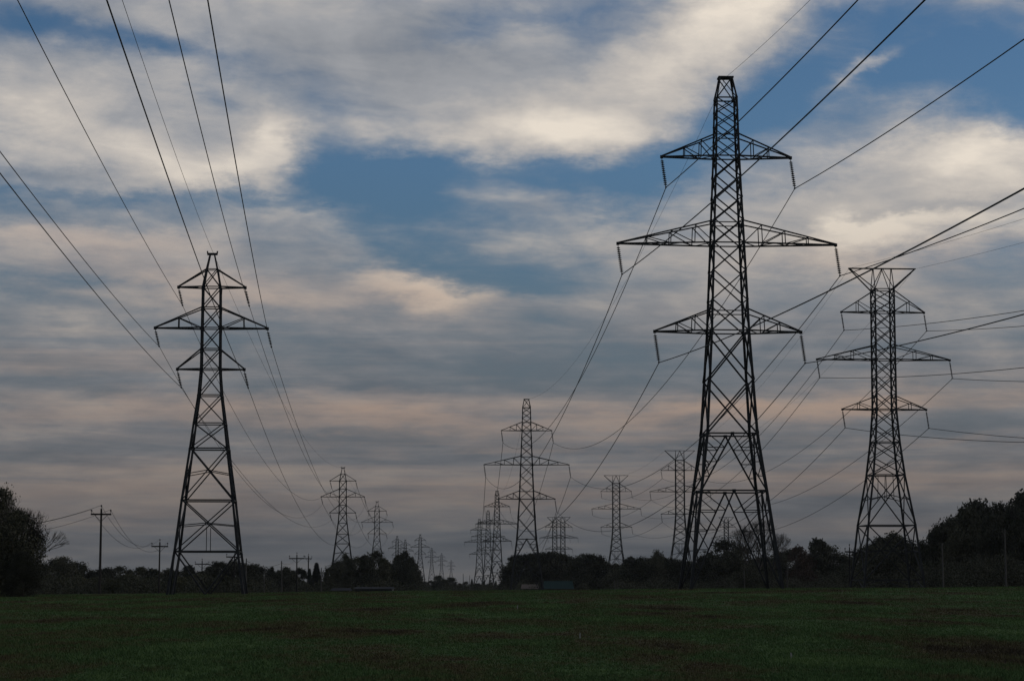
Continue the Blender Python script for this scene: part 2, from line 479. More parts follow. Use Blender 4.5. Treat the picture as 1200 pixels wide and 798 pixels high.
def vpanel(mb, prof, z0, z1, r, rs, steps):
    """belt at the top, an inverted V from its middle to the feet, ladder bracing between V and legs"""
    c0, c1 = corners(interp(prof, z0), z0), corners(interp(prof, z1), z1)
    for k in range(4):
        a, b_ = c0[k], c0[(k + 1) % 4]; c, d = c1[k], c1[(k + 1) % 4]
        m_ = (c + d) / 2
        mb.bar(c, d, r); mb.bar(m_, a, r); mb.bar(m_, b_, r)
        mb.box(m_.x - .16, m_.y - .16, m_.z - .13, m_.x + .16, m_.y + .16, m_.z + .11)
        for lo, hi in ((a, c), (b_, d)):
            prev = hi
            for s in range(1, steps + 1):
                tt = s / (steps + 1)
                pl, pv = lerp(hi, lo, tt), lerp(m_, lo, tt)
                mb.bar(pl, pv, rs)
                mb.bar(pv, prev if s % 2 else pl_prev, rs) if s == 1 else mb.bar(pv, pl_prev, rs)
                pl_prev = pl

def arm(sign, L, z, prof, h, posts, rc, rw):
    mb = MB()
    w = interp(prof, z); w2 = interp(prof, z + h)
    tip = Vector((sign * L, 0, z))
    for s in (-1, 1):
        lo = Vector((sign * w / 2, s * w / 2, z)); hi = Vector((sign * w2 / 2, s * w2 / 2, z + h))
        tl = tip + Vector((0, s * .12, 0))
        mb.bar(lo, tl, rc); mb.bar(hi, tl + Vector((0, 0, .08)), rc * .85)
        pts_lo, pts_hi = [lo], [hi]
        for p in posts:
            pts_lo.append(lerp(lo, tl, p)); pts_hi.append(lerp(hi, tl, p))
        for i in range(1, len(pts_lo)):
            mb.bar(pts_lo[i], pts_hi[i], rw)
            mb.bar(pts_lo[i - 1] if i % 2 == 0 else pts_hi[i], pts_hi[i] if i % 2 == 0 else pts_lo[i - 1], rw)
    n = max(2, len(posts) * 2)
    f = Vector((sign * w / 2, -w / 2, z)); bk = Vector((sign * w / 2, w / 2, z))
    for i in range(n):
        t0, t1 = i / n, (i + 1) / n
        mb.bar(lerp(f, tip, t0), lerp(bk, tip, t1), rw * .9) if i % 2 == 0 else mb.bar(lerp(bk, tip, t0), lerp(f, tip, t1), rw * .9)
    mb.box(tip.x - .14, -.16, z - .14, tip.x + .14, .16, z + .14)
    return mb

def insulator(length, lean, r, n):
    mb = MB()
    prof = [(.03, 0)]
    top = -.25
    step = (length - .45) / n
    for i in range(n):
        z = top - i * step
        prof += [(.035, z), (r * .55, z - step * .12), (r, z - step * .45), (r * .9, z - step * .6), (.05, z - step * .66)]
    prof += [(.035, -length + .15), (.09, -length + .1), (.09, -length), (.0, -length)]
    mb.lathe(prof, 8)
    v = []
    for (x, y, z) in mb.v: v.append((x - z / length * lean, y, z))
    mb.v = v
    mb.bar((lean, -.35, -length + .02), (lean, .35, -length + .02), .06)
    return mb

def build_tower(spec):
    root = empty('transmission_tower', (0, 0, 0))
    prof = spec['prof']
    for nm, fn in spec['sections']:
        mb = MB(); fn(mb, prof)
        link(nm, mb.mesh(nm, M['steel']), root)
    ins = insulator(spec['ins'], spec['lean'], spec['ins_r'], spec['ins_n']).mesh('insulator_string', M['insulator'])
    for (L, z, h, posts) in spec['arms']:
        for s in (-1, 1):
            o = link('cross_arm', arm(s, L, z, prof, h, posts, spec['rc'], spec['rw']).mesh('cross_arm', M['steel']), root)
            i_ = link('insulator_string', ins, o)
            i_.location = (s * L, 0, z - .1)
    return root

# --- tall mast with three pairs of arms and a flat cap
PA = [(-.4, 8.8), (0, 8.6), (9.4, 6.25), (14.9, 4.8), (24.9, 3.6), (33.5, 2.92), (42.1, 2.25), (47.9, 1.95), (50, 1.15)]
def a_leg(mb, p):
    legs(mb, p, [-.4, 9.4, 14.9], .17, .10, 50)
    vpanel(mb, p, 0, 9.4, .085, .05, 4); vpanel(mb, p, 9.4, 14.9, .08, .05, 3)
def a_mast(mb, p):
    zs = [14.9, 20.1, 24.9, 27.9, 30.8, 33.5, 35.8, 38.0, 40.1, 42.1, 43.7, 45.2, 46.6, 47.9]
    legs(mb, p, zs, .17, .09, 50)
    for z0, z1 in zip(zs, zs[1:]):
        xpanel(mb, p, z0, z1, .085 if z0 < 24 else .068 if z0 < 42 else .055, belt_top=z1 in (24.9, 33.5, 42.1, 47.9), belt_r=.07)
    for z in (26.8, 35.5, 44.2):
        c = corners(interp(p, z), z)
        for k in range(4): mb.bar(c[k], c[(k + 1) % 4], .055)
def a_peak(mb, p):
    legs(mb, p, [47.9, 50], .17, .08, 50); xpanel(mb, p, 47.9, 50, .05, True)
    mb.box(-.75, -.62, 49.95, .75, .62, 50.1)
SPEC_A = dict(prof=PA, sections=[('leg_frame', a_leg), ('mast', a_mast), ('peak', a_peak)], ins=2.95, lean=.4, ins_r=.19, ins_n=13, rc=.085, rw=.05,
              arms=[(6.35, 42.1, 2.2, (.28, .58)), (10.7, 33.5, 2.2, (.2, .45, .70)), (7.15, 24.9, 2.1, (.3, .6))])
# --- slimmer tower with a pointed peak
PB = [(-.4, 7.4), (0, 7.2), (4.2, 6.1), (9.2, 4.95), (14.3, 3.6), (16.8, 3.0), (19.6, 2.25), (22.2, 1.85), (26.3, 1.8), (30.4, 1.72), (32.2, 1.05), (33.7, .42), (34, .40)]
def b_leg(mb, p):
    legs(mb, p, [-.4, 4.2, 9.2, 14.3], .145, .09, 34)
    c0, c1 = corners(interp(p, 0), 0), corners(interp(p, 4.2), 4.2)
    for k in range(4):
        a, b_, c, d = c0[k], c0[(k + 1) % 4], c1[k], c1[(k + 1) % 4]
        mb.bar(lerp(a, b_, .35) if k % 2 else lerp(a, b_, .5), c, .08); mb.bar(lerp(a, b_, .65) if k % 2 else lerp(a, b_, .5) - Vector((0, .2, 0)), d, .08)
        mb.bar(c, d, .085)
    xpanel(mb, p, 4.2, 9.2, .065, True, True, .08); xpanel(mb, p, 9.2, 14.3, .065, True, True, .075)
    for z0, z1 in ((4.2, 6.6),):
        for s in (-1, 1):
            mb.bar((0, s * 2.9, z0), (0, s * 2.75, z1), .04)
def b_mast(mb, p):
    zs = [14.3, 16.8, 19.6, 22.2, 24.2, 26.3, 28.35, 30.4]
    legs(mb, p, zs, .145, .09, 34)
    for z0, z1 in zip(zs, zs[1:]): xpanel(mb, p, z0, z1, .058, True, False, .06)
def b_peak(mb, p):
    legs(mb, p, [30.4, 32.2, 33.7], .14, .08, 34); xpanel(mb, p, 30.4, 32.2, .05, True)
    mb.bar((-.5, 0, 33.75), (.5, 0, 33.75), .13)
    for s in (-1, 1): mb.bar((s * .45, 0, 33.7), (s * .5, 0, 34.05), .08)
SPEC_B = dict(prof=PB, sections=[('leg_frame', b_leg), ('mast', b_mast), ('peak', b_peak)], ins=1.75, lean=.42, ins_r=.16, ins_n=8, rc=.08, rw=.05,
              arms=[(3.3, 30.4, 1.8, ()), (5.55, 26.3, 2.05, (.5,)), (3.3, 22.2, 2.0, ())])
# --- tower with a wide T-shaped head
PC = [(-.4, 8.7), (0, 8.5), (1.4, 8.2), (8.9, 6.6), (15.9, 4.4), (20.5, 3.4), (25.1, 2.75), (42, 2.7), (45, .9)]
def c_leg(mb, p):
    legs(mb, p, [-.4, 1.4, 8.9, 15.9], .155, .10, 45)
    c0, c1 = corners(interp(p, 1.4), 1.4), corners(interp(p, 0), 0)
    for k in range(4): mb.bar(c0[k], c0[(k + 1) % 4], .085); mb.bar((c0[k] + c0[(k + 1) % 4]) / 2, c1[k], .06); mb.bar((c0[k] + c0[(k + 1) % 4]) / 2, c1[(k + 1) % 4], .06)
    xpanel(mb, p, 1.4, 8.9, .085, True, True, .09); xpanel(mb, p, 8.9, 15.9, .08, True, True, .09)
    for s in (-1, 1):
        for q in (-.5, .5): mb.bar((q, s * 2.3, 15.9), (q, s * 2.75, 12.4), .045)
def c_mast(mb, p):
    zs = [15.9, 18.2, 20.5, 22.8, 25.1, 27.4, 29.8, 32.1, 34.4, 36.6, 38.8, 40.4, 42]
    legs(mb, p, zs, .17, .11, 45)
    for z0, z1 in zip(zs, zs[1:]): xpanel(mb, p, z0, z1, .07, z1 in (20.5, 25.1, 32.1, 38.8, 42), False, .075)
def c_head(mb, p):
    for s in (-1, 1):
        mb.bar((-4.75, s * .18, 45), (4.75, s * .18, 45), .08)
        for q in (-1, 1):
            mb.bar((q * 1.35, s * 1.35, 42), (q * 4.7, s * .15, 45), .085)
            mb.bar((q * 1.35, s * 1.35, 42), (q * 1.3, s * .15, 45), .06)
            mb.bar((q * 1.35, s * 1.35, 42), (-q * .0, s * .3, 45), .05)
    for q in (-4.75, 4.75): mb.bar((q, -.2, 45), (q, .2, 45), .07)
SPEC_C = dict(prof=PC, sections=[('leg_frame', c_leg), ('mast', c_mast), ('tee_head', c_head)], ins=2.5, lean=.35, ins_r=.14, ins_n=11, rc=.08, rw=.048,
              arms=[(5.9, 38.8, 3.0, (.5,)), (9.45, 32.1, 2.0, (.38, .68)), (5.95, 25.1, 1.8, (.5,))])
SPECS = dict(A=SPEC_A, B=SPEC_B, C=SPEC_C)
HGT = dict(A=50, B=34, C=45)

TOWERS = [   # type, direction of the top, forward slope of the line, label
    ('A', 850, 92, -.05, 'tallest dark lattice pylon with three pairs of arms, nearest, standing at the field edge'),
    ('A', 617, 468, -.035, 'mid-distance flat-capped pylon with three pairs of arms in front of the rounded dark wood'),
    ('A', 582.5, 575, -.02, 'tallest of three overlapping far pylons left of the wood, its mast rightmost of them'),
    ('A', 572, 598, -.03, 'far pylon sandwiched between two others in the overlapping trio left of the wood'),
    ('A', 561.8, 608, -.04, 'smallest and leftmost pylon of the overlapping trio left of the wood'),
    ('B', 249, 295, -.06, 'near pointed lattice pylon on the left with wide middle arms and splayed legs'),
    ('B', 402, 547, -.03, 'pointed mid-distance pylon rising out of the trees, second of the left line'),
    ('B', 442, 587, -.03, 'smaller pointed pylon rising just right of the second pylon in the left line'),
    ('B', 465.5, 628, -.02, 'tiny pointed pylon whose top shows above the tall dark tree clump, left of its twin'),
    ('B', 475, 632, -.02, 'tiny pointed pylon whose top shows above the tall dark tree clump, right of its twin'),
    ('B', 492.5, 626, -.02, 'small far pylon standing clear against the sky right of the tall tree clump'),
    ('B', 506, 642, -.02, 'very small far pylon between a larger one and two ever smaller ones'),
    ('B', 517.5, 648, -.02, 'very small far pylon above the low round trees, second smallest of its row'),
    ('B', 528.7, 656, -.02, 'smallest and farthest pylon, a faint mast above the low trees'),
    ('C', 1033.5, 315, -.075, 'large lattice pylon with a wide T-shaped head in front of the right-hand wood'),
    ('C', 796.5, 528, -.01, 'T-headed pylon half hidden behind the left leg of the tallest pylon'),
    ('C', 722, 557, -.05, 'T-headed pylon standing alone against the sky left of the tallest pylon'),
    ('C', 650, 606, -.02, 'left one of two tiny overlapping T-headed pylons above the rounded wood'),
    ('C', 659.5, 606, -.02, 'right one of two tiny overlapping T-headed pylons above the rounded wood'),
    ('C', 851, 606, -.0, 'tiny faint T-headed pylon seen between the legs of the tallest pylon'),
]
TW = {}
first = {}
cnt = dict(A=0, B=0, C=0)
for ty, px, py, slope, lab in TOWERS:
    x, y = place(px, py, HGT[ty])
    rz = math.atan(-slope)
    far = y > 1000
    if (ty, far) not in first:
        MB.weight = 1.75 if far else 1.0
        first[ty, far] = o = build_tower(SPECS[ty])
        MB.weight = 1.0
        o.location = (x, y, gz(x, y)); o.rotation_euler = (0, 0, rz)
    else:
        o = copy_tree(first[ty, far], (x, y, gz(x, y)), rz)
    tag(o, lab, 'pylon', {'A': 'flat-capped lattice pylons', 'B': 'pointed lattice pylons', 'C': 'T-headed lattice pylons'}[ty])
    cnt[ty] += 1
    TW[ty + str(cnt[ty])] = (o, ty)

# ------------------------------------------------------------------ wires
def attach(key):
    """world points of the six insulator ends (arm top to bottom, left then right) and the earth wire"""
    o, ty = TW[key]; s = SPECS[ty]
    Mx = Matrix.Translation(o.location) @ Matrix.Rotation(o.rotation_euler[2], 4, 'Z')
    out = []
    for (L, z, h, p) in s['arms']:
        for sg in (-1, 1): out.append(Mx @ Vector((sg * L + s['lean'], 0, z - .1 - s['ins'] + .02)))
    tops = [Mx @ Vector((0, 0, HGT[ty] + .05))] if ty != 'C' else [Mx @ Vector((-4.7, 0, 45)), Mx @ Vector((4.7, 0, 45))]
    return out, tops

def wire(a, b, sag, r, name, label, group, n=56, cat='power line'):
    mb_v, mb_f = [], []
    d = (b - a); side = Vector((d.y, -d.x, 0)).normalized()
    k = 6
    for i in range(n + 1):
        tt = i / n
        p = a + d * tt - Vector((0, 0, 4 * sag * tt * (1 - tt)))
        for j in range(k):
            an = 2 * math.pi * j / k
            mb_v.append(tuple(p - a + side * (math.cos(an) * r) + Vector((0, 0, math.sin(an) * r))))
    for i in range(n):
        for j in range(k):
            mb_f.append((i * k + j, i * k + (j + 1) % k, (i + 1) * k + (j + 1) % k, (i + 1) * k + j))
    me = bpy.data.meshes.new(name); me.from_pydata(mb_v, [], mb_f); me.materials.append(M['wire'])
    me.polygons.foreach_set('use_smooth', [True] * len(me.polygons)); me.update()
    o = link(name, me); o.location = a
    return tag(o, label, cat, group)

POS = ['top left arm', 'top right arm', 'middle left arm', 'middle right arm', 'lowest left arm', 'lowest right arm']
def span(k0, k1, sags, r, where, group, ew_sag, near=None):
    p0, t0 = attach(k0)
    if near:                       # the next tower of the line stands behind the viewer
        m_, S = near
        o = TW[k0][0]; off = Vector((m_ * S, -S, -gz(o.location.x, o.location.y) * 0))
        p1 = [p + off for p in p0]; t1 = [p + off for p in t0]
    else:
        p1, t1 = attach(k1)
    for i in range(6):
        wire(p0[i], p1[i], sags[i] if isinstance(sags, (list, tuple)) else sags, r, 'conductor_wire', f'{POS[i]} wire of {where}', group)
    for j, (a, b_) in enumerate(zip(t0, t1)):
        nm = 'peak' if len(t0) == 1 else ('left' if j == 0 else 'right') + ' head tip'
        wire(a, b_, ew_sag, max(.016, r * .38), 'earth_wire', f'thin {nm} wire of {where}', group)

span('A1', None, [6.6, 6.7, 5.8, 7.0, 5.6, 6.5], .043, 'the tallest pylon, rising to upper right', 'wires from tallest pylon out of frame', 9.1, near=(.055, 380))
span('B1', None, [3.3, 4.3, 3.5, 4.0, 3.2, 3.1], .026, 'the near left pylon, rising to upper left', 'wires from left pylon out of frame', 4.4, near=(.09, 360))
span('C1', None, [8.6, 9.3, 8.6, 10, 10.1, 10.1], .042, 'the right T-headed pylon, leading right', 'wires from right pylon out of frame', 5.8, near=(.15, 360))
span('A1', 'A2', 9.9, .043, 'the tallest pylon back to the next', 'wires between tallest pylon and the next', 7.5)
span('B1', 'B2', [9.5, 9.9, 9, 9.5, 6.4, 10.5], .026, 'the near left pylon back to the next', 'wires between the first two left pylons', 6)
span('C1', 'C2', 8.4, .042, 'the right T-headed pylon, sinking left', 'wires between the two nearer T-headed pylons', 7)
span('A2', 'A3', 13, .06, 'the mid-distance flat-capped pylon, leading away', 'wires beyond the second flat-capped pylon', 9)
span('B2', 'B3', 5, .045, 'the second left pylon, leading away', 'wires beyond the second left pylon', 4)
span('C2', 'C3', 3, .05, 'the half hidden T-headed pylon, leading away', 'wires beyond the second T-headed pylon', 3)

# ------------------------------------------------------------------ wooden poles
def make_pole(H, arm_w, pins):
    root = empty('utility_pole', (0, 0, 0))
    mb = MB(); q = .012 * H + .05; mb.bar((0, 0, -.4), (0, 0, H), q, q * .65, 10)
    link('pole', mb.mesh('pole', M['wood'] if arm_w else M['post_wood']), root)
    if arm_w:
        mb = MB(); mb.box(-arm_w / 2, -.22, H - .75, arm_w / 2, -.1, H - .55)
        for s in (-1, 1): mb.bar((s * arm_w * .3, -.16, H - .76), (0, -.16, H - 1.5), .03)
        c = link('crossarm', mb.mesh('crossarm', M['wood']), root)
        for q in pins:
            mb = MB(); z0 = H - .55 if q else H
            mb.lathe([(.03, z0 - .02), (.03, z0 + .25), (.09, z0 + .26), (.10, z0 + .36), (.06, z0 + .46), (.0, z0 + .47)], 8, org=(q * arm_w / 2 * .94, -.16 if q else 0, 0))
            link('pin_insulator', mb.mesh('pin_insulator', M['insulator']), c)
    return root
def pole(px, py, d, arm_w, lab, rz=0.0):
    dx, dz = ray(px, py)
    x, y = dx * d, d
    H = ZC + dz * d - gz(x, y)
    o = make_pole(H, arm_w, (-1, 0, 1))
    o.location = (x, y, gz(x, y)); o.rotation_euler = (0, R(rnd_lean.uniform(-.7, .7)), rz)
    POLE_H[o.name] = H
    return tag(o, lab, 'utility pole', 'wooden poles along the field edge')
POLE_H = {}
rnd_lean = random.Random(5)
p1 = pole(118.5, 596, 272, 2.4, 'tall wooden pole with crossarm left of the near left pylon', R(2))
p2 = pole(187, 635, 350, 2.5, 'shorter wooden crossarm pole close beside the left leg of the left pylon', R(6))
pole(236.6, 657, 470, 2.9, 'dim crossarm pole seen between the legs of the left pylon, near their middle', R(5))
pole(274.5, 648, 400, 2.9, 'crossarm pole seen just inside the right leg of the left pylon', R(5))
p5 = pole(288.5, 654, 330, 0, 'plain dark pole just outside the right leg of the left pylon')
pole(309.5, 668, 330, 0, 'short plain pale post, first one right of the left pylon')
p7 = pole(330.5, 657, 330, 0, 'plain pale pole without crossarm standing left of a crossarm pole')
p8 = pole(348, 650, 420, 2.8, 'crossarm pole farthest right of the left pylon, before dark trees')
pole(361, 651, 520, 1.6, 'far thin pole with a short crossarm left of the spruces')
pole(376.5, 665, 330, 0, 'thin plain post in front of the spruces, left of the second left pylon')
pole(995, 641, 330, 1.4, 'wooden pole with crossarm close to the left leg of the right T-headed pylon')
pole(1104.5, 636, 330, 0, 'plain wooden pole right of the right pylon, left of the tallest trees')
pole(1177.5, 620, 300, 0, 'plain tall wooden pole nearest the right edge before the wood')
pole(872, 661, 290, 0, 'plain pale post seen between the legs of the tallest pylon')
pole(922.5, 663, 285, 0, 'plain pale post just right of the tallest pylon')
pole(720.4, 679, 330, 0, 'left one of two short thin posts under the lone T-headed pylon')
pole(724, 679, 330, 0, 'right one of two short thin posts under the lone T-headed pylon')

pole(543, 672, 900, 0, 'left one of two tiny far poles left of the overlapping pylon trio')
pole(550.5, 674, 900, 0, 'right one of two tiny far poles left of the overlapping pylon trio')

def pins(o, H, w):
    Mx = Matrix.Translation(o.location) @ Matrix.Rotation(o.rotation_euler[2], 4, 'Z')
    return [Mx @ Vector((-w / 2 * .94, -.16, H - .1)), Mx @ Vector((0, 0, H + .4)), Mx @ Vector((w / 2 * .94, -.16, H - .1))]
a_, b__ = pins(p1, POLE_H[p1.name], 2.4), pins(p2, POLE_H[p2.name], 2.5)
nm3 = ('left pin', 'pole top', 'right pin')
for i in range(3):
    wire(a_[i], b__[i], 2.3 + .3 * i, .022, 'service_wire', f'thin slack wire from the {nm3[i]} of the tall left pole to the shorter one', 'wires between the two left wooden poles', 30)
    q = a_[i] + Vector((-30, -12 + i * 2, -.3))
    wire(a_[i], q, 2.6 + .3 * i, .022, 'service_wire', f'thin slack wire from the {nm3[i]} of the tall left pole into the tree', 'wires from the tall left pole to the left edge', 30)
for (u, v, lb) in ((p5, p7, 'thin wire strung from the dark plain pole to the pale plain pole'), (p7, p8, 'thin wire strung from the pale plain pole to the crossarm pole')):
    wire(u.location + Vector((0, 0, POLE_H[u.name] - .3)), v.location + Vector((0, 0, POLE_H[v.name] - .3)), .7, .022, 'service_wire', lb, 'wires along the small wooden poles', 20)

# ------------------------------------------------------------------ trees
def leaves(centres, radii, n, size, seed, flat=.75):
    """leaf clumps: many small bent quads spread through a set of lobes"""
    g = np.random.default_rng(seed)
    centres = np.array(centres); radii = np.array(radii)
    p = radii ** 2; p = p / p.sum()
    k = g.choice(len(centres), n, p=p)
    d = g.normal(size=(n, 3)); d /= np.linalg.norm(d, axis=1)[:, None]
    r = radii[k] * (g.random(n) ** .45) * (1 + .28 * g.normal(size=n).clip(-1, 1.6))
    c = centres[k] + d * r[:, None] * np.array([1, 1, flat])
    a = g.normal(size=(n, 3)); a /= np.linalg.norm(a, axis=1)[:, None]
    b = np.cross(a, g.normal(size=(n, 3))); b /= np.linalg.norm(b, axis=1)[:, None]
    s = size * (.55 + .9 * g.random(n))[:, None]
    v = np.stack([c - a * s, c - b * s * .55, c + a * s, c + b * s * .55], 1)
    return v.reshape(-1, 3)

def leaf_mesh(name, v, mat):
    n = len(v)
    me = bpy.data.meshes.new(name)
    me.vertices.add(n); me.vertices.foreach_set('co', v.astype(np.float32).reshape(-1))
    me.loops.add(n); me.loops.foreach_set('vertex_index', np.arange(n, dtype=np.int32))
    me.polygons.add(n // 4); me.polygons.foreach_set('loop_start', np.arange(0, n, 4, dtype=np.int32))
    me.update(calc_edges=True)
    me.materials.append(mat)
    return me

def crown_broad(seed, rx, low=.12, n=5200, lobes=30, size=.030, spiky=.0):
    g = random.Random(seed)
    C_, R_ = [], []
    for i in range(lobes):
        z = low + (1 - low) * ((i + .5) / lobes) ** .9
        q = (z - low) / (1 - low)
        prof = math.sin(math.pi * min(1, q * .86 + .14)) ** .7
        a = g.random() * 6.283; rr = rx * prof * (.35 + .6 * g.random() ** .6)
        rad = rx * (.22 + .22 * g.random()) * (.6 + .5 * prof)
        z = min(z, 1 - rad * .6)
        C_.append((math.cos(a) * rr, math.sin(a) * rr, z)); R_.append(rad)
    C_.append((0, 0, .9)); R_.append(rx * .25)
    C_.append((0, 0, .5)); R_.append(rx * .6)
    return leaves(C_, R_, n, size, seed + 100)

def crown_spruce(seed, n=4200):
    g = np.random.default_rng(seed)
    z = .05 + .95 * g.random(n) ** 1.25
    tier = .5 + .5 * np.abs(np.sin(z * 38))
    r = .19 * (1.02 - z) ** .9 * (.25 + .75 * g.random(n) ** .4) * (.7 + .45 * tier)
    a = g.random(n) * 6.283
    c = np.stack([np.cos(a) * r, np.sin(a) * r, z - r * .35], -1)
    out = np.stack([np.cos(a), np.sin(a), -.45 + .2 * g.normal(size=n)], -1)
    b = np.stack([-np.sin(a), np.cos(a), .3 * g.normal(size=n)], -1)
    s = (.020 + .012 * g.random(n))[:, None]
    v = np.stack([c - out * s, c - b * s * .5, c + out * s * 1.4, c + b * s * .5], 1)
    return v.reshape(-1, 3)

def trunk_mesh(seed, h0=.62, r=.022, limbs=9, spread=.22, name='trunk'):
    g = random.Random(seed); mb = MB()
    pts = [Vector((0, 0, -.03))]
    for i in range(1, 6): pts.append(Vector((g.uniform(-.012, .012) * i, g.uniform(-.012, .012) * i, h0 * i / 5)))
    for i in range(5): mb.bar(pts[i], pts[i + 1], r * (1 - i * .15), r * (1 - (i + 1) * .15), 7)
    for k in range(limbs):
        tt = .35 + .6 * k / limbs; p = pts[0].lerp(pts[-1], tt); p = Vector((pts[min(5, int(tt * 5))].x, pts[min(5, int(tt * 5))].y, p.z))
        a = g.random() * 6.283
        q = p + Vector((math.cos(a) * spread * .5, math.sin(a) * spread * .5, .09)); w = q + Vector((math.cos(a) * spread * .4, math.sin(a) * spread * .4, .12))
        mb.bar(p, q, r * .38, r * .24, 5); mb.bar(q, w, r * .24, r * .08, 5)
    return mb.mesh(name, M['bark'])

def bare_crown(seed, levels=7):
    g = random.Random(seed); mb = MB()
    def br(p, d, ln, r, lv):
        q = p + d * ln
        mb.bar(p, q, r, r * .7, 4 if lv < 3 else 3)
        if lv >= levels: return
        for _ in range(2 if lv < 1 else g.choice((2, 3, 3))):
            ax = Vector((g.gauss(0, 1), g.gauss(0, 1), g.gauss(0, 1))).normalized()
            nd = (Matrix.Rotation(g.uniform(.25, .62), 3, ax) @ d + Vector((0, 0, .10))).normalized()
            br(q, nd, ln * g.uniform(.66, .86), r * .66, lv + 1)
    for k in range(4):
        a = k * 1.6 + g.random()
        br(Vector((0, 0, .2 + .06 * k)), Vector((math.cos(a) * .6, math.sin(a) * .6, 1)).normalized(), .185, .011, 0)
    return mb.mesh('crown', M['bark'])

PROTO = {}
def proto(kind):
    if kind in PROTO: return PROTO[kind]
    s = sum(ord(ch) * (i + 1) for i, ch in enumerate(kind))
    if kind.startswith('broad'):
        mat = M['leaf_olive'] if 'olive' in kind else M['leaf_red'] if 'red' in kind else M['leaf']
        wide = .46 if 'wide' in kind else .30 if 'tall' in kind else .38
        loose = 'loose' in kind
        cm = leaf_mesh('crown', crown_broad(s, wide, .22 if loose else .08, 6000 if loose else 10500, 22 if loose else 38, .018 if loose else .0185), mat)
        tm = trunk_mesh(s)
    elif kind.startswith('fine'):          # for the trees that stand near: smaller, denser leaves
        cm = leaf_mesh('crown', crown_broad(s, .42, .04, 26000, 60, .0115), M['leaf']); tm = trunk_mesh(s)
    elif kind.startswith('spruce'):
        cm = leaf_mesh('crown', crown_spruce(s), M['needle']); tm = trunk_mesh(s, .95, .016, 0)
    else:
        cm = bare_crown(s); tm = trunk_mesh(s, .34, .022, 0)
    PROTO[kind] = (cm, tm)
    return PROTO[kind]

rnd = random.Random(11)
def tree(px, py, d, kind, label, group, width=1.0, name=None):
    """top of the crown in direction (px, py), standing at distance d"""
    dx, dz = ray(px, py)
    x, y = dx * d, d
    z = gz(x, y); H = ZC + dz * d - z
    cm, tm = proto(kind)
    nm = name or ('spruce_tree' if kind.startswith('spruce') else 'bare_tree' if kind.startswith('bare') else 'broadleaf_tree')
    o = empty(nm, (x, y, z - .05), rnd.random() * 6.283)
    o.scale = (H * width, H * width, H)
    c = link('crown', cm, o); link('trunk', tm, o)
    return tag(o, label, 'tree', group)

# near tree at the left edge
tree(-6, 571, 190, 'fine1', 'large dark leafy tree at the left edge of the picture', None, .95)
tree(22, 596, 196, 'fine2', 'dark leafy tree in front of the large one at the left edge, rounded top', None, .72)
tree(28, 586, 197, 'bare1', 'bare branched tree sticking out right of the leafy trees at the left edge', None, .95)
tree(28, 645, 188, 'fine3', 'low dense bush-like tree under the leafy trees at the left edge', None, 1.0)

GROUPS = {
 'LL': ('trees of the low treeline on the far left', 'dark rounded tree merged into the low treeline left of and behind the left pylon'),
 'ML': ('trees around the second left pylon', 'dark leafy tree merged into the clump under the second left pylon'),
 'GAP': ('far low trees in the middle gap', 'tiny far tree in the low gap between the left clump and the rounded wood'),
 'BL': ('trees of the rounded dark wood', 'dark tree merged into the rounded wood behind the mid-distance flat-capped pylon'),
 'MR': ('trees behind the tallest pylon', 'dark tree merged into the treeline behind the tallest pylon'),
 'CR': ('trees behind the right pylon', 'dark tree merged into the wood behind the legs of the right T-headed pylon'),
 'RF': ('trees of the wood at the right edge', 'dark tree merged into the tall wood at the right edge'),
}
KB = ['broad1', 'broad2', 'broad_wide3', 'broad_tall4', 'broad_loose5', 'broad6', 'broad_wide7']
T = []
def row(key, d, pts, w=(.8, 1.15)):
    for i, p in enumerate(pts):
        px, py = p[0], p[1]
        kind = p[2] if len(p) > 2 and p[2] else KB[rnd.randrange(len(KB))]
        lab = p[3] if len(p) > 3 and p[3] else GROUPS[key][1]
        wd = p[4] if len(p) > 4 else rnd.uniform(*w)
        tree(px, py, d * rnd.uniform(.97, 1.04), kind, lab, GROUPS[key][0], wd)

row('LL', 430, [(48, 660), (60, 655, 'broad_wide3'), (73, 652, 'broad_loose5', 'loose thin-crowned tree just right of the left edge trees, above the treeline', 1.1), (88, 658), (99, 662, 'broad6', 'small dark round tree beside the tall wooden pole', .9), (112, 669), (126, 665),
                (140, 663, 'broad_loose5', 'thin-crowned tree between the two left wooden poles', 1.1), (152, 667), (166, 664), (180, 666), (196, 666), (208, 668), (221, 662), (234, 669), (247, 664), (259, 658), (272, 657), (284, 660), (296, 661), (306, 664)], (1.0, 1.5))
row('LL', 395, [(58, 674, 'broad_olive1'), (90, 675, 'broad_olive1'), (115, 676, 'broad_olive1'), (150, 673, 'broad_olive2'), (175, 676, 'broad_olive1'), (210, 675, 'broad_olive2'), (230, 672, 'broad_olive1'), (262, 674, 'broad_olive2'), (290, 676)], (1.6, 2.2))
row('ML', 520, [(318, 664), (327, 668), (335, 664), (343, 668), (352, 665), (363, 666, 'spruce2', 'short spruce left of the taller spruce, near the small poles', .9), (371, 659, 'spruce1', 'tallest pointed spruce standing left of the second left pylon', 1.35),
                (383, 667, 'spruce3', 'small pointed spruce just right of the tallest spruce', 1.0), (389, 663), (396, 657, 'broad_loose5'), (405, 648, 'broad_loose5', 'loose treetop at the foot of the second left pylon', .5), (410, 655, 'broad_tall4'), (419, 652, 'broad_loose5'), (427, 650), (434, 655, 'broad_tall4'), (441, 645, 'broad_loose5'), (449, 653, 'broad_tall4'), (456, 659), (462, 666)], (.6, .95))
row('ML', 640, [(466, 650, 'broad_tall4'), (474, 646, 'broad1', 'tall dark tree right of the left pylons, highest of its clump', .72), (481, 654), (486, 664)], (.6, .8))
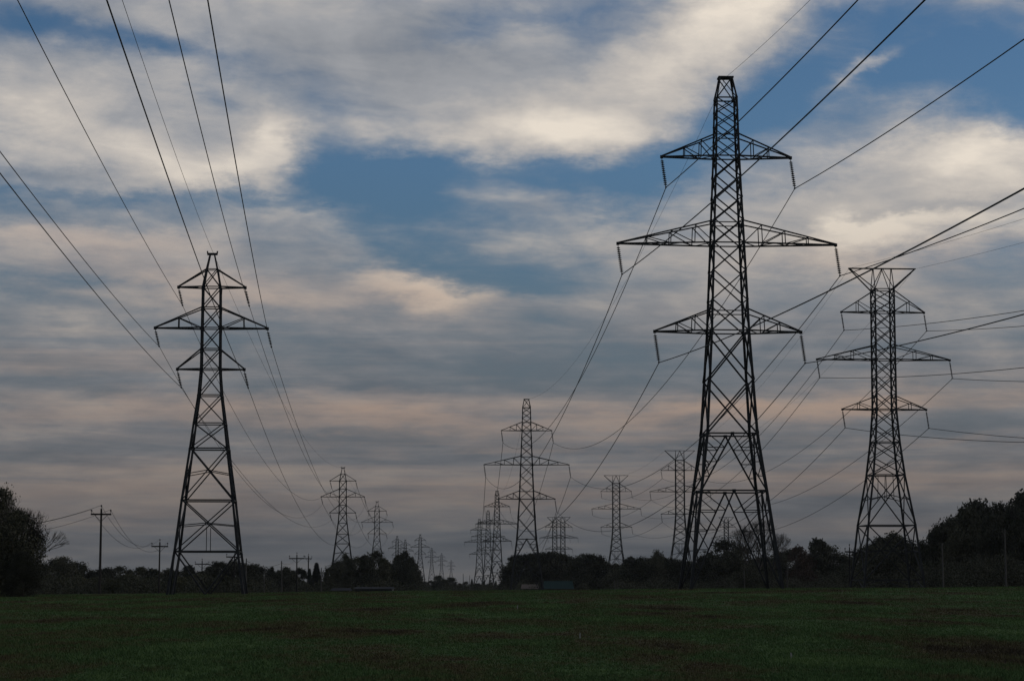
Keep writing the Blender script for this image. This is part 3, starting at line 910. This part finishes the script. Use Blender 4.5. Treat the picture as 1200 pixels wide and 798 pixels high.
row('GAP', 980, [(492, 683), (498, 681), (505, 680), (514, 674, 'broad6', 'larger of two low round trees in the middle gap', 1.2), (521, 679), (528, 676, 'broad2', 'smaller round tree right of its larger neighbour in the middle gap', 1.2), (538, 683), (546, 681), (553, 678, 'spruce2', None, 1.2),
                 (560, 683), (567, 680, 'spruce1'), (574, 682), (581, 680, 'spruce2'), (588, 682), (594, 677, 'broad2')], (1.1, 1.6))
row('BL', 690, [(602, 651, 'broad_tall4', 'leftmost tree of the rounded wood, its crown dropping steeply to the gap', 1.1), (610, 650), (621, 648), (632, 648), (643, 646), (655, 648), (667, 651), (677, 653), (686, 649), (695, 650), (704, 655), (713, 660), (722, 660)], (1.1, 1.4))
row('MR', 560, [(728, 662), (738, 652), (745, 655), (755, 653), (764, 652), (770, 644, 'broad_loose5', 'thin treetop poking up left of the half hidden T-headed pylon', .45), (779, 653), (789, 655), (800, 656), (812, 657), (824, 652, 'broad_tall4'), (836, 650),
                (849, 632, 'broad_loose5', 'loose crowned tree rising between the legs of the tallest pylon', 1.25), (856, 645), (868, 655), (882, 655), (894, 652), (905, 655), (916, 647), (925, 643, 'broad_loose5', 'thin-crowned tree just right of the tallest pylon', 1.0),
                (938, 640, 'broad_red1', 'small reddish autumn tree in the treeline right of the tallest pylon', .85), (949, 650), (959, 631, 'broad_tall4', 'tallest clumpy tree between the tallest pylon and the right pylon', .95), (970, 639), (981, 648), (992, 653), (1003, 650)], (.95, 1.3))
row('MR', 500, [(884, 612, 'bare2', 'bare tree seen through the right legs of the tallest pylon, left of its twin', .95), (903, 618, 'bare3', 'bare tree seen through the right legs of the tallest pylon, right of its twin', .95), (878, 660, 'broad_loose5'), (905, 662, 'broad_loose5')])
row('CR', 430, [(1012, 644), (1024, 636), (1034, 629), (1045, 624, 'broad_wide3', 'rounded treetop showing between the legs of the right T-headed pylon', .9), (1056, 632), (1067, 643), (1078, 648), (1088, 640)], (.9, 1.2))
row('RF', 375, [(1090, 624), (1097, 616, 'broad_loose5'), (1106, 612), (1115, 606, 'broad_loose5'), (1125, 601, 'broad_tall4'), (1133, 597), (1142, 586, 'broad1', 'tall round-topped tree, highest in the middle of the right-hand wood', .72), (1152, 597, 'broad_tall4'), (1160, 603), (1171, 589, 'broad_loose5', 'loose crowned tree behind the rightmost plain pole', .8),
                (1181, 600), (1189, 592, 'broad_loose5'), (1200, 577, 'broad6', 'tall dark tree crown at the right edge of the picture', .7), (1214, 572), (1232, 580), (1112, 632), (1130, 625), (1150, 628), (1168, 630), (1188, 625), (1205, 620)], (.5, .78))
# low undergrowth along the foot of the treelines
def undergrowth():
    C_, R_ = [], []
    g = random.Random(3)
    def strip(x0, x1, d, step, h):
        px = x0
        while px < x1:
            dx, _ = ray(px, 690); dd = d * g.uniform(.96, 1.05)
            x = dx * dd; z = gz(x, dd)
            r = h * g.uniform(.5, .8)
            C_.append((x, dd, z + r * .5)); R_.append(r)
            C_.append((x + g.uniform(-1, 1), dd + 1.5, z + r * 1.4)); R_.append(r * .8)
            px += step * g.uniform(.6, 1.3)
    strip(30, 320, 380, 7, 2.6); strip(300, 490, 500, 6, 3.0); strip(480, 610, 960, 3.5, 2.6)
    strip(596, 735, 660, 5, 3.4); strip(720, 1010, 520, 6, 3.4); strip(1000, 1100, 405, 8, 3.6); strip(1080, 1260, 350, 9, 3.8)
    return leaf_mesh('undergrowth', leaves(C_, R_, 150000, .17, 9, .9), M['leaf'])
tag(link('undergrowth', undergrowth()), kind='stuff')

# ------------------------------------------------------------------ small buildings beyond the crest
def building(name, px0, px1, top, d, depth, wall, roof, label, roof_h, n_win):
    dx0, _ = ray(px0, top); dx1, dz = ray(px1, top)
    x0, x1 = dx0 * d, dx1 * d
    cx = (x0 + x1) / 2; w = x1 - x0
    z = gz(cx, d); H = ZC + dz * d - z
    o = empty(name, (cx, d, z - .1))
    hw = H - roof_h
    mb = MB(); mb.box(-w / 2, 0, 0, w / 2, depth, hw); link('wall', mb.mesh('wall', wall), o)
    mb = MB(); e = .4
    i = 0
    mb.v = [(-w / 2 - e, -e, hw), (w / 2 + e, -e, hw), (w / 2 + e, depth + e, hw), (-w / 2 - e, depth + e, hw), (-w / 2 - e * .2, depth / 2, H), (w / 2 + e * .2, depth / 2, H)]
    mb.v = [(a, b_, c + .01) for a, b_, c in mb.v]
    mb.f = [(0, 1, 5, 4), (2, 3, 4, 5), (0, 4, 3), (1, 2, 5), (3, 2, 1, 0)]
    link('roof', mb.mesh('roof', roof), o)
    for k in range(n_win):
        xx = -w / 2 + w * (k + .5) / n_win
        mb = MB(); mb.box(xx - .5, -.06, hw * .45, xx + .5, -.003, hw * .92); link('window', mb.mesh('window', M['dark']), o)
    mb = MB(); mb.box(-w * .38 - .6, -.06, .1, -w * .38 + .6, -.003, hw * .42); link('door', mb.mesh('door', M['dark']), o)
    return tag(o, label, 'building')
building('farm_building', 416, 459, 687.0, 470, 9, M['pale_roof'], M['dark'], 'long low pale building with a row of dark windows under the second left pylon', .35, 9)
building('farm_building', 389, 409, 688.3, 480, 7, M['brown_wall'], M['dark'], 'small reddish brown shed left of the long pale building', .5, 3)
building('farm_building', 638, 671, 680, 640, 10, M['brown_wall'], M['teal'], 'low building with a teal sheet roof in front of the rounded wood', 2.2, 3)
building('farm_building', 612, 630, 684, 640, 8, M['brown_wall'], M['brown_wall'], 'small brown shed beside the teal roofed building', 1.2, 2)

# ------------------------------------------------------------------ marker pegs in the grass
def peg(px, py, H, label, lean):
    _, dz = ray(px, py)
    Y = 60.0
    for d in np.linspace(38, 240, 4000):            # first point of the field along this direction
        dx, dz = ray(px, py)
        if ZC + dz * d <= gz(dx * d, d): Y = d; break
    dx, _ = ray(px, py)
    x = dx * Y
    mb = MB(); w = H * .11
    i = [(-w, -w * .6, -.08), (w, -w * .6, -.08), (w, w * .6, -.08), (-w, w * .6, -.08), (-w, -w * .6, H * .75), (w, -w * .6, H * .75), (w, w * .6, H * .75), (-w, w * .6, H * .75), (0, -w * .4, H), (0, w * .4, H)]
    mb.v = i; mb.f = [(3, 2, 1, 0), (0, 1, 5, 4), (1, 2, 6, 5), (2, 3, 7, 6), (3, 0, 4, 7), (4, 5, 8), (5, 6, 9, 8), (6, 7, 9), (7, 4, 8, 9)]
    o = link('marker_peg', mb.mesh('marker_peg', M['pale_wood']))
    o.location = (x, Y, gz(x, Y)); o.rotation_euler = (0, R(lean), 0)
    return tag(o, label, 'peg', 'small pale pegs in the field')
peg(928, 772, .15, 'small pale peg in the grass at lower right, nearest of the pegs', -8)
peg(679.5, 748, .17, 'thin pale peg in the grass near the middle of the field', 3)
peg(606.5, 714, .22, 'tiny pale peg near the far edge of the field, below the mid-distance pylon', 0)
